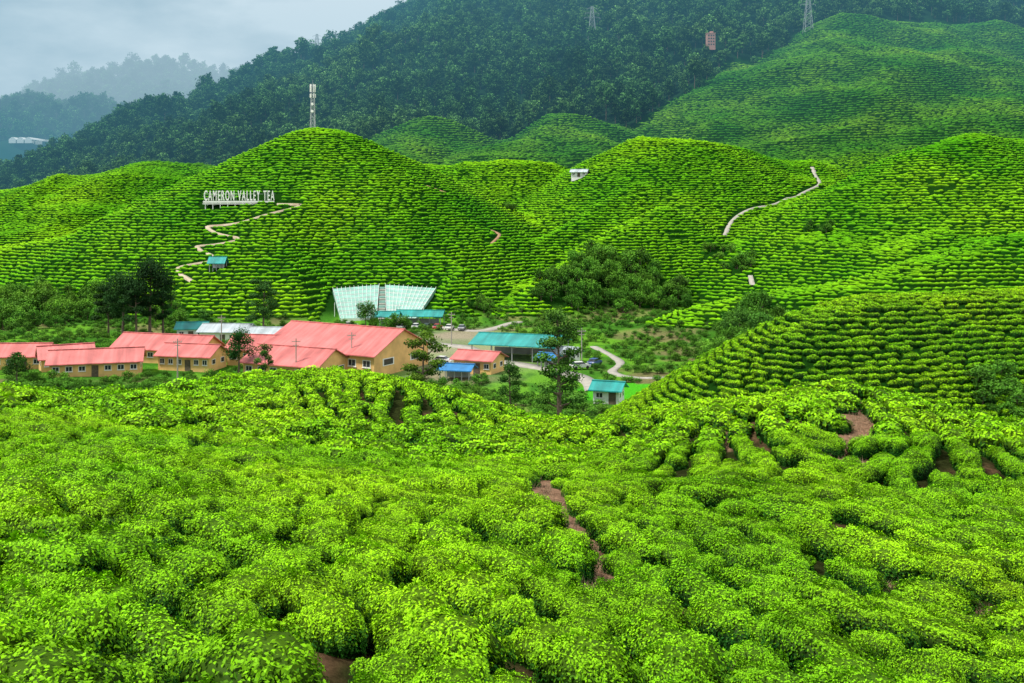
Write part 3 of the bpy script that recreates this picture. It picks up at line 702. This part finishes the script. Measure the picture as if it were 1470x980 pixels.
def wood(y0,y1,st,sc,kx=.62,xmax=1e9):
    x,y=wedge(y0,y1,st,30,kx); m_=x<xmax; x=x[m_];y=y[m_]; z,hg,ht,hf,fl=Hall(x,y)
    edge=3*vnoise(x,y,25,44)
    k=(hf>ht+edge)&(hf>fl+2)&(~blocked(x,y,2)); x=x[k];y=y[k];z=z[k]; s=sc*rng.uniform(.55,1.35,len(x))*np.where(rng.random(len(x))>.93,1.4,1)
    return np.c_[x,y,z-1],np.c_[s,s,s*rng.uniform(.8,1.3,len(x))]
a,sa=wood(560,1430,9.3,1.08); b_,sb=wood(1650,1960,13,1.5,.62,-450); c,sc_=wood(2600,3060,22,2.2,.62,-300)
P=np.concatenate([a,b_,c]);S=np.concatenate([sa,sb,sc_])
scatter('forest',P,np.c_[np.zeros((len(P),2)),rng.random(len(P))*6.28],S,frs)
m=M(); r=np.random.default_rng(5)
gm=simple('dry_grass',(.30,.21,.13),.9,.4,3)
for ax,ay,bx,by,ra,rb in GAPS:
    for i in range(70):
        t=r.random(); x=ax+(bx-ax)*t+r.normal()*(ra+.2)*.8; y=ay+(by-ay)*t+r.normal()*(ra+.2)*.8; z=H1(x,y)
        for k in range(6):
            l=r.uniform(.10,.30); a=r.random()*6.28; dx=math.cos(a)*.012; dy=math.sin(a)*.012; ox=r.normal()*.06; oy=r.normal()*.06
            m.add([(x-dx+ox,y-dy+oy,z-.03),(x+dx+ox,y+dy+oy,z-.03),(x+r.normal()*.12+ox,y+r.normal()*.12+oy,z+l)],[(0,1,2)])
obj('dry_grass',m.mesh('dry_grass',[gm]))

# ------------------------------------------------------------------ air
def air(name,x0,x1,y0,y1,z0,z1,sig,Lc):
    m_,nt,N,L=newmat(name); out=N.new('ShaderNodeOutputMaterial'); ab=N.new('ShaderNodeVolumeAbsorption'); ab.inputs['Color'].default_value=(0,0,0,1); ab.inputs['Density'].default_value=sig
    em=N.new('ShaderNodeEmission'); em.inputs['Color'].default_value=(*Lc,1); em.inputs['Strength'].default_value=sig
    ad=N.new('ShaderNodeAddShader'); L.new(ab.outputs[0],ad.inputs[0]); L.new(em.outputs[0],ad.inputs[1]); L.new(ad.outputs[0],out.inputs['Volume'])
    m=M(); m.box(((x0+x1)/2,(y0+y1)/2,(z0+z1)/2),(x1-x0,y1-y0,z1-z0)); obj(name,m.mesh(name,[m_]))
air('haze',-2500,2500,600,1560,-150,470,.00055,(.13,.42,.58))
air('mist',-3500,3500,1600,3500,-150,640,.00060,(.74,.83,.90))
# world
w=bpy.data.worlds.new('World'); scene.world=w; w.use_nodes=True; nt=w.node_tree; N=nt.nodes;L=nt.links
for x in list(N): N.remove(x)
sd=Vector((-.50,-.16,.80)).normalized()
out=N.new('ShaderNodeOutputWorld'); sk=N.new('ShaderNodeTexSky'); sk.sky_type='NISHITA'; sk.sun_disc=False
sk.sun_elevation=math.asin(sd.z); sk.sun_rotation=math.atan2(sd.x,sd.y)
bg=N.new('ShaderNodeBackground'); bg.inputs[1].default_value=.12; L.new(sk.outputs[0],bg.inputs[0])
tc=N.new('ShaderNodeTexCoord'); mp=N.new('ShaderNodeMapping'); mp.inputs['Scale'].default_value=(1,1,2.6); mp.inputs['Location'].default_value=(.35,.1,.2); L.new(tc.outputs['Generated'],mp.inputs[0])
no=N.new('ShaderNodeTexNoise'); no.inputs['Scale'].default_value=6.0; no.inputs['Detail'].default_value=7; no.inputs['Roughness'].default_value=.5; L.new(mp.outputs[0],no.inputs['Vector'])
# cloud deck: thicker and greyer to the west and higher up, thin bright break over the ridge
sx=N.new('ShaderNodeSeparateXYZ'); L.new(tc.outputs['Generated'],sx.inputs[0])
def mth(op,a,b):
    n_=N.new('ShaderNodeMath'); n_.operation=op
    for i,q in enumerate((a,b)):
        if isinstance(q,(int,float)): n_.inputs[i].default_value=q
        else: L.new(q,n_.inputs[i])
    return n_.outputs[0]
xb=mth('MULTIPLY',mth('ADD',mth('MAXIMUM',mth('MINIMUM',sx.outputs[0],.1),-.6),.30),.55)
zb=mth('MULTIPLY',mth('ADD',mth('MINIMUM',sx.outputs[2],.22),-.15),-1.0)
fac=mth('ADD',no.outputs['Fac'],mth('ADD',xb,zb))
cr=N.new('ShaderNodeValToRGB'); L.new(fac,cr.inputs[0]); cr.color_ramp.elements[0].position=.42; cr.color_ramp.elements[1].position=.60
cr.color_ramp.elements[0].color=(.30,.36,.42,1); cr.color_ramp.elements[1].color=(1.0,1.0,1.0,1)
b2=N.new('ShaderNodeBackground'); b2.inputs[1].default_value=1.25; L.new(cr.outputs[0],b2.inputs[0])
mx=N.new('ShaderNodeMixShader'); mx.inputs[0].default_value=.94; L.new(bg.outputs[0],mx.inputs[1]); L.new(b2.outputs[0],mx.inputs[2]); L.new(mx.outputs[0],out.inputs[0])
ld=bpy.data.lights.new('sun','SUN'); ld.energy=4.9; ld.angle=math.radians(7); ld.color=(1,.95,.85)
lo=bpy.data.objects.new('sun',ld); scene.collection.objects.link(lo); lo.rotation_euler=sd.to_track_quat('Z','Y').to_euler(); lo.location=(0,0,300)
cam=bpy.data.cameras.new('camera'); co=bpy.data.objects.new('camera',cam); scene.collection.objects.link(co)
co.rotation_euler=(math.pi/2,0,0); cam.lens=35; cam.sensor_width=36; cam.shift_y=-190/1470; cam.clip_end=12000; cam.clip_start=.1
scene.camera=co
scene.view_settings.view_transform='Standard'; scene.view_settings.look='None'; scene.view_settings.exposure=0
